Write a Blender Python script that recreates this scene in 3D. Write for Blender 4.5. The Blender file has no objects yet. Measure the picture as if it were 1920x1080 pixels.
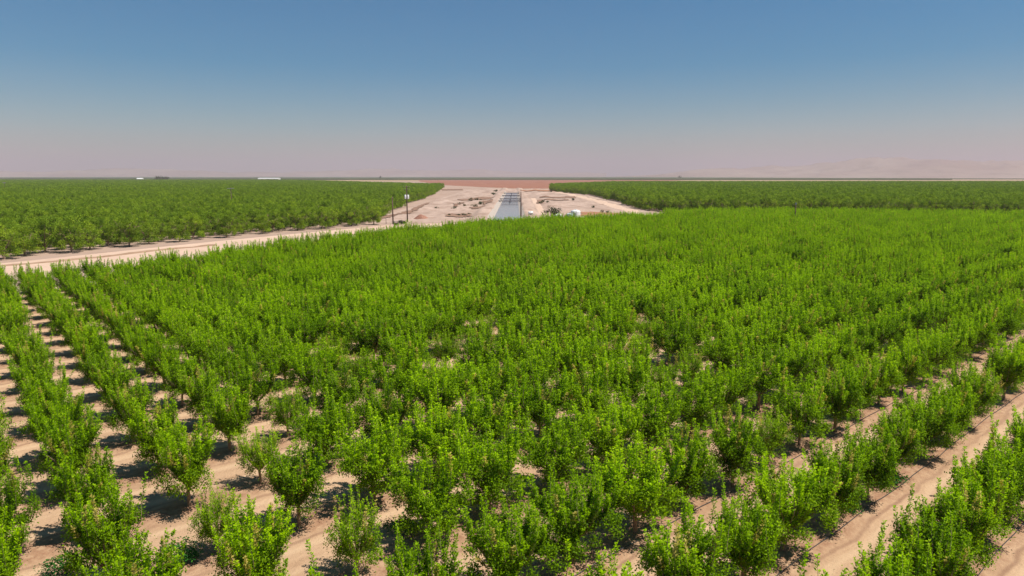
import bpy, math, random
import numpy as np
from mathutils import Vector, Matrix, noise

R = math.radians
SC = bpy.context.scene
COL = SC.collection

# ------------------------------------------------------------------ camera, sky, sun, exposure
CAM_H = 18.0
FPX, YH = 1240.0, 331.0                      # focal length and horizon row for a 1920 px wide frame
PITCH = math.atan((540 - YH) / FPX)
cam_data = bpy.data.cameras.new('camera')
cam_data.sensor_width = 36.0
cam_data.lens = 36.0 * FPX / 1920.0
cam_data.clip_start = 0.5
cam_data.clip_end = 90000.0
cam = bpy.data.objects.new('camera', cam_data)
cam.location = (0, 0, CAM_H)
cam.rotation_euler = (R(90) - PITCH, 0, 0)
COL.objects.link(cam)
SC.camera = cam

SUN_EL, SUN_AZ = R(64), R(103)                # azimuth from +Y towards +X
world = bpy.data.worlds.new('World')
SC.world = world
world.use_nodes = True
wn, wl = world.node_tree.nodes, world.node_tree.links
wn.clear()
w_out = wn.new('ShaderNodeOutputWorld')
w_bg = wn.new('ShaderNodeBackground')
w_sky = wn.new('ShaderNodeTexSky')
w_sky.sky_type = 'NISHITA'
w_sky.sun_disc = False
w_sky.sun_elevation = SUN_EL
w_sky.sun_rotation = SUN_AZ
w_sky.altitude = 100
w_sky.air_density = 1.2
w_sky.dust_density = 0.1
w_sky.ozone_density = 7.0
w_bg.inputs['Strength'].default_value = 0.05
w_sat = wn.new('ShaderNodeHueSaturation')        # the clear, deep blue of a dry sky
w_sat.inputs['Hue'].default_value = .489
w_sat.inputs['Saturation'].default_value = 1.7
w_sat.inputs['Value'].default_value = 0.83
wl.new(w_sky.outputs['Color'], w_sat.inputs['Color'])
wl.new(w_sat.outputs['Color'], w_bg.inputs['Color'])
wl.new(w_bg.outputs['Background'], w_out.inputs['Surface'])

sun_data = bpy.data.lights.new('sun', 'SUN')
sun_data.energy = 4.0
sun_data.angle = R(0.53)
sun_data.color = (1.0, 0.94, 0.84)
sun = bpy.data.objects.new('sun', sun_data)
sd = Vector((math.cos(SUN_EL) * math.sin(SUN_AZ), math.cos(SUN_EL) * math.cos(SUN_AZ), math.sin(SUN_EL)))
sun.rotation_euler = sd.to_track_quat('Z', 'Y').to_euler()
COL.objects.link(sun)

SC.view_settings.view_transform = 'Standard'
SC.view_settings.look = 'None'
SC.view_settings.exposure = 0.9
SC.view_settings.gamma = 1.0
SC.render.engine = 'CYCLES'
SC.cycles.max_bounces = 8
SC.cycles.diffuse_bounces = 4
SC.cycles.glossy_bounces = 2
SC.cycles.transmission_bounces = 4
SC.cycles.volume_bounces = 2
SC.cycles.use_denoising = True

random.seed(7)
rng = np.random.default_rng(7)

# ------------------------------------------------------------------ helpers
def at(px, py, z=0.0):
    """Point of the place seen at a pixel of the 1920 x 1080 photograph, at height z."""
    vx, vz = (px - 960) / FPX, -(py - 540) / FPX
    c, s = math.cos(PITCH), math.sin(PITCH)
    dx, dy, dz = vx, c + s * vz, -s + c * vz
    k = (CAM_H - z) / -dz
    return dx * k, dy * k

def to_px(x, y, z):
    c, s = math.cos(PITCH), math.sin(PITCH)
    z = z - CAM_H
    f = y * c - z * s
    u = y * s + z * c
    if f <= 0.1:
        return None
    return 960 + FPX * x / f, 540 - FPX * u / f

def tag(o, label=None, cat=None, group=None, kind=None):
    if label: o['label'] = label
    if cat: o['category'] = cat
    if group: o['group'] = group
    if kind: o['kind'] = kind
    return o

def empty(name, loc=(0, 0, 0), rz=0.0, scale=1.0):
    o = bpy.data.objects.new(name, None)
    o.location = loc
    o.rotation_euler = (0, 0, rz)
    o.scale = (scale, scale, scale)
    o.empty_display_size = 0.5
    COL.objects.link(o)
    return o

def link(name, mesh, parent=None, mat=None):
    if mat is not None and not mesh.materials:
        mesh.materials.append(mat)
    o = bpy.data.objects.new(name, mesh)
    COL.objects.link(o)
    if parent is not None:
        o.parent = parent
    return o

class MB:
    """Collects boxes, tubes and lathes into one mesh."""
    def __init__(self):
        self.v, self.f = [], []
    def box(self, cx, cy, cz, sx, sy, sz, rz=0.0):
        b = len(self.v)
        c, s = math.cos(rz), math.sin(rz)
        for dz in (-.5, .5):
            for dx, dy in ((-.5, -.5), (.5, -.5), (.5, .5), (-.5, .5)):
                x, y = dx * sx, dy * sy
                self.v.append((cx + x * c - y * s, cy + x * s + y * c, cz + dz * sz))
        for q in ((3, 2, 1, 0), (4, 5, 6, 7), (0, 1, 5, 4), (1, 2, 6, 5), (2, 3, 7, 6), (3, 0, 4, 7)):
            self.f.append(tuple(b + i for i in q))
        return self
    def tube(self, pts, rad, n=6, cap=True):
        b = len(self.v)
        pts = [Vector(p) for p in pts]
        for i, p in enumerate(pts):
            d = (pts[min(i + 1, len(pts) - 1)] - pts[max(i - 1, 0)]).normalized()
            a = d.cross(Vector((0.31, 0.95, 0.05)))
            if a.length < 1e-3:
                a = d.cross(Vector((1, 0, 0)))
            a.normalize()
            e = d.cross(a)
            r = rad[i] if hasattr(rad, '__len__') else rad
            for k in range(n):
                t = 2 * math.pi * k / n
                self.v.append(tuple(p + a * (r * math.cos(t)) + e * (r * math.sin(t))))
        for i in range(len(pts) - 1):
            for k in range(n):
                k2 = (k + 1) % n
                self.f.append((b + i * n + k, b + i * n + k2, b + (i + 1) * n + k2, b + (i + 1) * n + k))
        if cap:
            self.f.append(tuple(b + k for k in reversed(range(n))))
            e = b + (len(pts) - 1) * n
            self.f.append(tuple(e + k for k in range(n)))
        return self
    def lathe(self, prof, cx=0, cy=0, n=24):
        b = len(self.v)
        for r, z in prof:
            for k in range(n):
                t = 2 * math.pi * k / n
                self.v.append((cx + r * math.cos(t), cy + r * math.sin(t), z))
        for i in range(len(prof) - 1):
            for k in range(n):
                k2 = (k + 1) % n
                self.f.append((b + i * n + k, b + i * n + k2, b + (i + 1) * n + k2, b + (i + 1) * n + k))
        self.f.append(tuple(b + k for k in reversed(range(n))))
        e = b + (len(prof) - 1) * n
        self.f.append(tuple(e + k for k in range(n)))
        return self
    def poly(self, pts, z):
        b = len(self.v)
        self.v += [(x, y, z) for x, y in pts]
        self.f.append(tuple(range(b, b + len(pts))))
        return self
    def mesh(self, name, mat=None, smooth=False):
        m = bpy.data.meshes.new(name)
        m.from_pydata(self.v, [], self.f)
        m.update()
        if mat is not None:
            m.materials.append(mat)
        if smooth:
            m.polygons.foreach_set('use_smooth', [True] * len(m.polygons))
        return m
    def build(self, name, mat, parent=None, smooth=False):
        return link(name, self.mesh(name, mat, smooth), parent)

def grid_mesh(name, xs, ys, zf, mat=None, keep=None):
    """A height field over the coordinate arrays xs, ys."""
    X, Y = np.meshgrid(xs, ys)
    Z = zf(X, Y)
    nx, ny = len(xs), len(ys)
    co = np.stack([X, Y, Z], -1).reshape(-1, 3)
    i, j = np.meshgrid(np.arange(nx - 1), np.arange(ny - 1))
    a = (j * nx + i).ravel()
    q = np.stack([a, a + 1, a + nx + 1, a + nx], -1)
    if keep is not None:
        q = q[keep(co[q].mean(1))]
    return np_mesh(name, co, q, mat, True)

def np_mesh(name, co, quads, mat=None, smooth=False):
    m = bpy.data.meshes.new(name)
    m.vertices.add(len(co))
    m.vertices.foreach_set('co', np.asarray(co, np.float32).ravel())
    nq = len(quads)
    m.loops.add(nq * 4)
    m.loops.foreach_set('vertex_index', np.asarray(quads, np.int32).ravel())
    m.polygons.add(nq)
    m.polygons.foreach_set('loop_start', np.arange(nq, dtype=np.int32) * 4)
    m.polygons.foreach_set('loop_total', np.full(nq, 4, np.int32))
    if smooth:
        m.polygons.foreach_set('use_smooth', np.ones(nq, bool))
    m.update(calc_edges=True)
    m.validate()
    if mat is not None:
        m.materials.append(mat)
    return m

def vnoise(X, Y, s, seed=0, oct=3):
    """Smooth value noise on arrays, about -1..1."""
    out = np.zeros_like(X, dtype=float)
    amp = 1.0
    for o in range(oct):
        x, y = X / s + 17.3 * seed + 5.1 * o, Y / s - 9.7 * seed + 3.3 * o
        xi, yi = np.floor(x), np.floor(y)
        fx, fy = x - xi, y - yi
        fx, fy = fx * fx * (3 - 2 * fx), fy * fy * (3 - 2 * fy)
        def h(a, b):
            t = np.sin(a * 127.1 + b * 311.7 + seed * 74.7) * 43758.5453
            return (t - np.floor(t)) * 2 - 1
        out += amp * ((h(xi, yi) * (1 - fx) + h(xi + 1, yi) * fx) * (1 - fy) + (h(xi, yi + 1) * (1 - fx) + h(xi + 1, yi + 1) * fx) * fy)
        amp *= .5
        s *= .5
    return out / 1.6

def in_poly(x, y, poly):
    n, c = len(poly), False
    j = n - 1
    for i in range(n):
        xi, yi = poly[i]
        xj, yj = poly[j]
        if (yi > y) != (yj > y) and x < (xj - xi) * (y - yi) / (yj - yi) + xi:
            c = not c
        j = i
    return c

# ------------------------------------------------------------------ materials
def new_mat(name):
    m = bpy.data.materials.new(name)
    m.use_nodes = True
    nt = m.node_tree
    b = nt.nodes['Principled BSDF']
    return m, nt, b

def N(nt, t, **kw):
    n = nt.nodes.new(t)
    for k, v in kw.items():
        if k in n.inputs:
            n.inputs[k].default_value = v
        else:
            setattr(n, k, v)
    return n

def ramp(nt, stops, src):
    r = nt.nodes.new('ShaderNodeValToRGB')
    el = r.color_ramp.elements
    while len(el) < len(stops):
        el.new(0.5)
    for e, (p, c) in zip(el, stops):
        e.position = p
        e.color = (*c, 1) if len(c) == 3 else c
    nt.links.new(src, r.inputs['Fac'])
    return r.outputs['Color']

def mixc(nt, fac, a, b, mode='MIX'):
    n = nt.nodes.new('ShaderNodeMix')
    n.data_type = 'RGBA'
    n.blend_type = mode
    for s, v in ((n.inputs[0], fac), (n.inputs[6], a), (n.inputs[7], b)):
        if hasattr(v, 'is_linked'):
            nt.links.new(v, s)
        elif isinstance(v, (tuple, list)):
            s.default_value = (*v, 1)
        else:
            s.default_value = v
    return n.outputs[2]

def noise_fac(nt, scale, detail=4, rough=.55, coord='Object', stretch=None, rot=0.0):
    tc = N(nt, 'ShaderNodeTexCoord')
    src = tc.outputs[coord]
    if stretch or rot:
        mp = N(nt, 'ShaderNodeMapping')
        mp.inputs['Rotation'].default_value = (0, 0, rot)
        mp.inputs['Scale'].default_value = stretch or (1, 1, 1)
        nt.links.new(src, mp.inputs['Vector'])
        src = mp.outputs[0]
    n = N(nt, 'ShaderNodeTexNoise', Scale=scale, Detail=detail, Roughness=rough)
    nt.links.new(src, n.inputs['Vector'])
    return n.outputs['Fac']

def bump(nt, bsdf, fac, strength, dist):
    b = N(nt, 'ShaderNodeBump', Strength=strength, Distance=dist)
    nt.links.new(fac, b.inputs['Height'])
    nt.links.new(b.outputs[0], bsdf.inputs['Normal'])

def soil_mat(name, c1, c2, c3, s1=.05, s2=.6, bstr=.5, bdist=.08, stretch=None, rot=0.0):
    m, nt, b = new_mat(name)
    f1 = noise_fac(nt, s1, 5, .6, stretch=stretch, rot=rot)
    f2 = noise_fac(nt, s2, 6, .65)
    col = ramp(nt, [(.35, c1), (.65, c2)], f1)
    f2r = ramp(nt, [(.5, (0, 0, 0)), (.75, (1, 1, 1))], f2)
    col = mixc(nt, f2r, col, c3)
    nt.links.new(col, b.inputs['Base Color'])
    b.inputs['Roughness'].default_value = .95
    b.inputs['Specular IOR Level'].default_value = .1
    bump(nt, b, f2, bstr, bdist)
    return m

def leaf_mat(name, old, mid, fresh, trans=.38, rough=.5, tan=None):
    m, nt, b = new_mat(name)
    at_ = N(nt, 'ShaderNodeAttribute', attribute_name='tint')
    oi = N(nt, 'ShaderNodeObjectInfo')
    col = ramp(nt, [(0, old), (.45, mid), (.85, fresh)] + ([(.93, tan)] if tan else []), at_.outputs['Fac'])
    hs = N(nt, 'ShaderNodeHueSaturation')
    mr = N(nt, 'ShaderNodeMapRange')
    mr.inputs['To Min'].default_value = .82
    mr.inputs['To Max'].default_value = 1.16
    nt.links.new(oi.outputs['Random'], mr.inputs['Value'])
    nt.links.new(mr.outputs[0], hs.inputs['Value'])
    mr2 = N(nt, 'ShaderNodeMapRange')
    mr2.inputs['To Min'].default_value = .506
    mr2.inputs['To Max'].default_value = .495
    nt.links.new(oi.outputs['Random'], mr2.inputs['Value'])
    nt.links.new(mr2.outputs[0], hs.inputs['Hue'])
    nt.links.new(col, hs.inputs['Color'])
    nt.links.new(hs.outputs[0], b.inputs['Base Color'])
    b.inputs['Roughness'].default_value = rough
    b.inputs['Specular IOR Level'].default_value = .06
    tr = N(nt, 'ShaderNodeBsdfTranslucent')
    tcol = mixc(nt, 1.0, hs.outputs[0], (1.1, 1.15, .3), 'MULTIPLY')
    nt.links.new(tcol, tr.inputs['Color'])
    mx = N(nt, 'ShaderNodeMixShader')
    mx.inputs[0].default_value = trans
    nt.links.new(b.outputs[0], mx.inputs[1])
    nt.links.new(tr.outputs[0], mx.inputs[2])
    nt.links.new(mx.outputs[0], nt.nodes['Material Output'].inputs['Surface'])
    return m

def plain_mat(name, c, rough=.6, var=.15, scale=3.0, metallic=0.0):
    m, nt, b = new_mat(name)
    f = noise_fac(nt, scale, 5, .6)
    d = tuple(x * (1 - var) for x in c)
    col = ramp(nt, [(.3, d), (.7, c)], f)
    nt.links.new(col, b.inputs['Base Color'])
    b.inputs['Roughness'].default_value = rough
    b.inputs['Metallic'].default_value = metallic
    return m

M = {}
M['young_leaf'] = leaf_mat('young_leaf', (.070, .138, .006), (.248, .425, .001), (.370, .575, .001), .44, tan=(.50, .42, .10))
M['mature_leaf'] = leaf_mat('mature_leaf', (.065, .130, .013), (.175, .272, .016), (.295, .395, .024), .27)
M['dark_leaf'] = leaf_mat('dark_leaf', (.02, .04, .012), (.03, .06, .016), (.045, .075, .018), .2)
M['weed_leaf'] = leaf_mat('weed_leaf', (.02, .09, .02), (.03, .14, .02), (.05, .18, .02), .3)
M['dry_leaf'] = leaf_mat('dry_leaf', (.09, .07, .03), (.13, .11, .05), (.17, .14, .07), .15)
M['bark'] = plain_mat('bark', (.30, .20, .13), .9, .5, 9)
M['ground'] = soil_mat('ground', (0.305, 0.218, 0.171), (0.367, 0.258, 0.202), (0.257, 0.170, 0.124), .004, .05, .2, .1)
M['dirt_road'] = soil_mat('dirt_road', (0.463, 0.326, 0.247), (0.533, 0.387, 0.293), (0.396, 0.273, 0.198), .03, .4, .3, .05)
M['bank_dirt'] = soil_mat('bank_dirt', (.30, .215, .17), (.43, .315, .255), (.20, .125, .085), .05, .11, .6, .25, (1.8, .35, 1))
M['red_field'] = soil_mat('red_field', (0.220, 0.095, 0.060), (0.263, 0.121, 0.079), (0.294, 0.161, 0.104), .006, .03, .2, .2, (.35, 1.6, 1))
M['tan_field'] = soil_mat('tan_field', (0.294, 0.208, 0.125), (0.342, 0.242, 0.145), (0.220, 0.167, 0.084), .004, .03, .2, .2, (.4, 1.6, 1))
M['red_dirt'] = soil_mat('red_dirt', (0.257, 0.115, 0.063), (0.305, 0.156, 0.089), (0.336, 0.208, 0.130), .06, .5, .5, .2)
M['berm_dirt'] = soil_mat('berm_dirt', (0.245, 0.158, 0.107), (0.299, 0.202, 0.137), (0.199, 0.123, 0.077), .1, .8)
M['brown_dirt'] = soil_mat('brown_dirt', (.17, .10, .07), (.27, .17, .12), (.12, .08, .05), .15, .8, .6, .2)
M['hose'] = plain_mat('hose', (.03, .03, .03), .6)
M['pile_dirt'] = soil_mat('pile_dirt', (.24, .115, .08), (.32, .17, .12), (.16, .08, .055), .5, 1.5, .8, .2)
M['wood'] = plain_mat('wood', (.14, .085, .06), .9, .4, 4)
M['concrete'] = plain_mat('concrete', (.37, .31, .26), .85, .15, .6)
M['bridge_shade_and_tyre'] = plain_mat('bridge_shade_and_tyre', (.15, .125, .13), .9, .25, .6)  # concrete darkened to carry the decks' shaded faces in its colour; also tyres
M['white_paint'] = plain_mat('white_paint', (.72, .73, .72), .4, .06, 1.5)
M['pale_blue'] = plain_mat('pale_blue', (.45, .57, .585), .4, .08, 1.5)
M['grey_metal'] = plain_mat('grey_metal', (.30, .30, .30), .5, .2, 4)
M['pale_metal'] = plain_mat('pale_metal', (.48,.465,.42), .5, .15, 2)

m, nt, b = new_mat('canal_water')
b.inputs['Base Color'].default_value = (.19, .185, .19, 1)
b.inputs['Roughness'].default_value = .1
b.inputs['IOR'].default_value = 1.33
bump(nt, b, noise_fac(nt, .8, 3, .5), .035, .05)
M['water'] = m

# floor of the young orchard: sandy soil, a litter band along every tree row, wheel tracks in the alleys
AZB = R(50)
PV = np.array([math.sin(AZB), math.cos(AZB)])      # along a row
QV = np.array([-math.cos(AZB), math.sin(AZB)])     # across the rows
PITCH_P, PITCH_Q = .239 * CAM_H, .326 * CAM_H
P0, Q0 = .655 * CAM_H, .443 * CAM_H

def orchard_floor_mat():
    m, nt, b = new_mat('orchard_floor')
    L = nt.links
    tc = N(nt, 'ShaderNodeTexCoord')
    mp = N(nt, 'ShaderNodeMapping')
    # object coordinates of the floor mesh are already (p, q)
    L.new(tc.outputs['Object'], mp.inputs['Vector'])
    sep = N(nt, 'ShaderNodeSeparateXYZ')
    L.new(mp.outputs[0], sep.inputs[0])
    wob = noise_fac(nt, .35, 3)
    def math_(op, a, bb):
        n = N(nt, 'ShaderNodeMath', operation=op)
        for s, v in zip(n.inputs, (a, bb)):
            if hasattr(v, 'is_linked'): L.new(v, s)
            elif v is not None: s.default_value = v
        return n.outputs[0]
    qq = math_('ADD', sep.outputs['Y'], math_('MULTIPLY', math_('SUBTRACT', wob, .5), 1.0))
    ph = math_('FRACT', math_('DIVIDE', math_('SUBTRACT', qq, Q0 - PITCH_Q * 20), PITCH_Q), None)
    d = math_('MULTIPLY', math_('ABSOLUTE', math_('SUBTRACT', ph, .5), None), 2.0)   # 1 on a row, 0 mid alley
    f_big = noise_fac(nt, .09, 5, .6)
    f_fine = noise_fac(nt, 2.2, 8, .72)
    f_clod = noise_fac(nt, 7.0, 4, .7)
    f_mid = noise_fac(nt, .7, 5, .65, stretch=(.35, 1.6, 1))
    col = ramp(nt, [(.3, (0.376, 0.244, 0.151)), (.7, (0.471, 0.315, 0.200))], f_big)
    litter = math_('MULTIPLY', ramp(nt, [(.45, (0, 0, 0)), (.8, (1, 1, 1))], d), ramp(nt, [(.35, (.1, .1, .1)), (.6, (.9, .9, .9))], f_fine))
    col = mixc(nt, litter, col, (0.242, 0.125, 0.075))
    track = ramp(nt, [(.22, (0, 0, 0)), (.30, (1, 1, 1)), (.38, (1, 1, 1)), (.46, (0, 0, 0))], d)
    col = mixc(nt, math_('MULTIPLY', ramp(nt, [(.52, (0, 0, 0)), (.7, (1, 1, 1))], f_clod), .4), col, (.24, .145, .095))
    col = mixc(nt, math_('MULTIPLY', track, .55), col, (0.497, 0.348, 0.224))
    col = mixc(nt, math_('MULTIPLY', ramp(nt, [(.5, (0, 0, 0)), (.68, (1, 1, 1))], f_mid), .5), col, (0.304, 0.184, 0.109))
    rut = ramp(nt, [(.50, (0, 0, 0)), (.545, (1, 1, 1)), (.575, (1, 1, 1)), (.62, (0, 0, 0))], d)
    col = mixc(nt, math_('MULTIPLY', math_('MULTIPLY', rut, .75), ramp(nt, [(.35, (.2, .2, .2)), (.6, (1, 1, 1))], f_big)), col, (.22, .125, .08))
    L.new(col, b.inputs['Base Color'])
    b.inputs['Roughness'].default_value = .95
    b.inputs['Specular IOR Level'].default_value = .1
    bump(nt, b, math_('ADD', f_fine, math_('MULTIPLY', f_clod, .4)), 1.0, .09)
    return m
M['orchard_floor'] = orchard_floor_mat()

# ------------------------------------------------------------------ the setting: ground, fields, roads, canal
def structure(o):
    return tag(o, kind='structure')

GX = 42000
gm = MB().poly([(-GX, -4000), (GX, -4000), (GX, 40000), (-GX, 40000)], 0.0)
structure(gm.build('ground', M['ground']))

FIELD = [(-130, 0), (-80, 99), (-72, 106), (-61, 122.5), (-53.4, 138), (-33.7, 182), (-10, 212), (15, 232), (48, 250),
         (57, 256), (64, 280), (72, 285), (124, 289), (204, 266), (330, 230), (330, -20), (-130, -20)]

def floor_z(Pm, Qm):
    ph = (Qm - Q0) / PITCH_Q
    d = np.abs(ph - np.round(ph)) * 2
    berm = .14 * np.clip(1 - d / .55, 0, 1) ** .8
    return .06 + berm + .05 * vnoise(Pm, Qm, 3.0, 3) + .03 * vnoise(Pm, Qm, .9, 5, 2)

def floor_keep(c):
    w = c[:, :1] * PV[None] + c[:, 1:2] * QV[None]
    return np.array([in_poly(x, y, FIELD) for x, y in w])
ps, qs = np.arange(-60, 345, .7), np.arange(-22, 182, .45)
Pm, Qm = np.meshgrid(ps, qs)
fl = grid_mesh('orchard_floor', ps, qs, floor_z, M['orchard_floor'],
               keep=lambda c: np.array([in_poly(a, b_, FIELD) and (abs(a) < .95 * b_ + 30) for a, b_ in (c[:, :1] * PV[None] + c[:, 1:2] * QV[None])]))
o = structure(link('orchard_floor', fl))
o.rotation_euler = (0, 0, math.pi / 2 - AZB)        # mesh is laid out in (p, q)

# pale dirt road between the young field and the mature block
road = [(-190, -10), (-150, 60), (-113, 128), (-104, 143), (-91, 170), (-83, 186), (-62, 222), (-46, 250), (-20, 262), (20, 272),
        (50, 290), (58, 300), (58, 272), (48, 254), (16, 236), (-9, 216), (-32, 186), (-52, 141), (-59, 125), (-68, 105), (-75, 98), (-130, -10)]
structure(MB().poly(road, .05).build('dirt_road', M['dirt_road']))
# brown windrow of scraped soil along the field side of the road
def windrow(pts, w, h, name, mat, lab, cat):
    mb = MB()
    rr = random.Random(3)
    dense = []
    for (x0, y0), (x1, y1) in zip(pts, pts[1:]):
        n = max(2, int(math.hypot(x1 - x0, y1 - y0) / 2))
        dense += [(x0 + (x1 - x0) * k / n, y0 + (y1 - y0) * k / n) for k in range(n)]
    rows = []
    for k, (x, y) in enumerate(dense):
        x1, y1 = dense[min(k + 1, len(dense) - 1)]
        x0, y0 = dense[max(k - 1, 0)]
        L = math.hypot(x1 - x0, y1 - y0)
        nx, ny = -(y1 - y0) / L, (x1 - x0) / L
        hh, ww = h * rr.uniform(.6, 1.2), w * rr.uniform(.8, 1.2)
        off = rr.uniform(-.15, .15)
        rows.append([(x + nx * (t * ww + off), y + ny * (t * ww + off), .04 + hh * max(0, 1 - (2 * abs(t)) ** 1.6)) for t in (-.5, -.3, -.1, .1, .3, .5)])
    for r in rows:
        mb.v += r
    for k in range(len(rows) - 1):
        for j in range(5):
            a = k * 6 + j
            mb.f.append((a, a + 1, a + 7, a + 6))
    o = mb.build(name, mat, smooth=True)
    return tag(o, lab, cat, kind='structure')
wpts = [at(*p) for p in [(-120, 511), (0, 500), (100, 492), (200, 482), (300, 470), (420, 459)]]
windrow(wpts, 1.0, .4, 'soil_berm', M['berm_dirt'], 'low brown soil ridge along the pale road', 'berm')

# canal land: banks, concrete-lined channel, water
YN, YF = 262.0, 1000.0
def canal_c(y):
    return -1.3 + .004 * (y - 285)
def bank_z(X, Y):
    c = canal_c(Y)
    u = X - c
    base = .5 + .7 * np.clip(vnoise(X, Y, 26, 2), -1, 1) + .5 * vnoise(X, Y, 7, 4)
    left = 1.5 * np.exp(-((u + 11.6) / 4.0) ** 4)
    right = 1.2 * np.exp(-((u - 9.5) / 3.6) ** 4)
    spoil = np.clip(1.5 * np.exp(-((u + 25) / 7.0) ** 2) * (.5 + .8 * vnoise(X, Y, 22, 8)), 0, 2)
    spoil2 = np.clip((Y > 310) * 1.2 * np.exp(-((u - 27) / 6.0) ** 2) * (.3 + .9 * vnoise(X, Y, 24, 9)), 0, 2)
    z = np.maximum(base, 0.1) + left + right + spoil + spoil2
    ch = (u > -8.9) & (u < 6.9) & (Y < 752)
    t = np.where(u < -6.5, (-u - 6.5) / 2.4, np.where(u > 4.7, (u - 4.7) / 2.2, 0))
    zc = .06 + 1.45 * np.clip(t, 0, 1)
    z = np.where(ch, np.minimum(z, zc), z)
    edge = np.minimum(np.minimum((X + 60) / 6, (74 - X) / 6), np.minimum((Y - YN) / 8, (YF - Y) / 30))
    return .02 + (z - .02) * np.clip(edge, 0, 1)
xs = np.concatenate([np.arange(-60, -16, 1.6), np.arange(-16, 14, .55), np.arange(14, 75, 1.6)])
ys = np.concatenate([np.arange(YN, 420, 1.5), np.arange(420, YF + 1, 5)])
structure(link('canal_bank', grid_mesh('canal_bank', xs, ys, bank_z, M['bank_dirt'])))

def strip(name, xa, za, xb, zb, y0, y1, mat, step=6):
    mb = MB()
    ys_ = np.arange(y0, y1 + 1, step)
    for y in ys_:
        c = canal_c(y)
        mb.v += [(c + xa, y, za), (c + xb, y, zb)]
    for k in range(len(ys_) - 1):
        a = 2 * k
        mb.f.append((a, a + 1, a + 3, a + 2))
    return structure(mb.build(name, mat, smooth=True))
strip('canal_lining', -9.0, 1.62, -6.3, .16, 270, 750, M['concrete'])
strip('canal_lining', 4.5, .16, 6.95, 1.46, 270, 750, M['concrete'])
strip('water', -6.75, .30, 4.95, .30, 268, 750, M['water'])

# pale access roads on both sides of the canal
def ribbon(name, pts, w, lift, mat):
    mb = MB()
    dense = []
    for (x0, y0), (x1, y1) in zip(pts, pts[1:]):
        n = max(1, int(math.hypot(x1 - x0, y1 - y0) / 4))
        dense += [(x0 + (x1 - x0) * k / n, y0 + (y1 - y0) * k / n) for k in range(n)]
    nw = 7
    for k, (x, y) in enumerate(dense):
        x1, y1 = dense[min(k + 4, len(dense) - 1)]
        x0, y0 = dense[max(k - 4, 0)]
        L = math.hypot(x1 - x0, y1 - y0)
        nx, ny = -(y1 - y0) / L, (x1 - x0) / L
        for j in range(nw):
            t = .5 - j / (nw - 1)
            xx, yy = x + nx * w * t, y + ny * w * t
            mb.v.append((xx, yy, float(bank_z(np.array([xx]), np.array([yy]))[0]) + (lift if 0 < j < nw - 1 else -.15)))
    for k in range(len(dense) - 1):
        for j in range(nw - 1):
            a = k * nw + j
            mb.f.append((a, a + 1, a + nw + 1, a + nw))
    return structure(mb.build(name, mat, smooth=True))
def patch(name, poly, lift, mat, step=2.0):
    x0, x1 = min(p[0] for p in poly), max(p[0] for p in poly)
    y0, y1 = min(p[1] for p in poly), max(p[1] for p in poly)
    g = grid_mesh(name, np.arange(x0, x1 + step, step), np.arange(y0, y1 + step, step), lambda X, Y: bank_z(X, Y) + lift, mat,
                  keep=lambda c: np.array([in_poly(x, y, poly) for x, y in c[:, :2]]))
    return structure(link(name, g))
ribbon('dirt_road', [(59, 290), (61, 330), (62, 400), (62, 500), (60, 600), (55, 700), (46, 800)], 9, .16, M['dirt_road'])
ribbon('dirt_road', [(14.5, 282), (15.5, 360), (16, 450), (17, 560)], 4.5, .14, M['dirt_road'])

structure(MB().poly([(-470, 3350), (-330, 2400), (-150, 1440), (-60, 1180), (10, 1010), (60, 1004), (80, 1060), (220, 1560), (620, 2700), (900, 3450)], .06).build('red_field', M['red_field']))
structure(MB().poly([(-2600, 2650), (-350, 2500), (-480, 3500), (-2600, 3900)], .04).build('tan_field', M['tan_field']))
structure(MB().poly([(230, 1590), (1800, 1560), (5200, 4200), (900, 3500)], .04).build('tan_field', M['tan_field']))
BROWN = [[(858, 374), (900, 371), (926, 370), (925, 374), (890, 377), (860, 376)], [(905, 380), (922, 376), (925, 382), (908, 386)],
         [(880, 391), (905, 388), (912, 391), (886, 395)], [(850, 384), (868, 380), (872, 384), (852, 389)], [(835, 406), (880, 402), (884, 406), (838, 410)],
         [(1008, 377), (1020, 376), (1016, 384), (1006, 384)], [(1012, 370), (1078, 369), (1080, 371.5), (1012, 372.5)], [(1020, 375), (1066, 374), (1066, 376), (1020, 377)],
         [(828, 354), (868, 354), (868, 356), (829, 356.5)], [(700, 410), (760, 398), (800, 380), (806, 381), (770, 400), (712, 413)]]
for bp in BROWN:
    patch('brown_dirt', [at(px, py, .5) for px, py in bp], .30, M['brown_dirt'], 1.2)
patch('red_dirt', [(10, 780), (56, 770), (58, 830), (14, 850)], .5, M['red_dirt'], 4.0)
patch('red_dirt', [(31, 300), (50, 296), (56, 318), (44, 336), (34, 330)], .13, M['red_dirt'])

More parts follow.
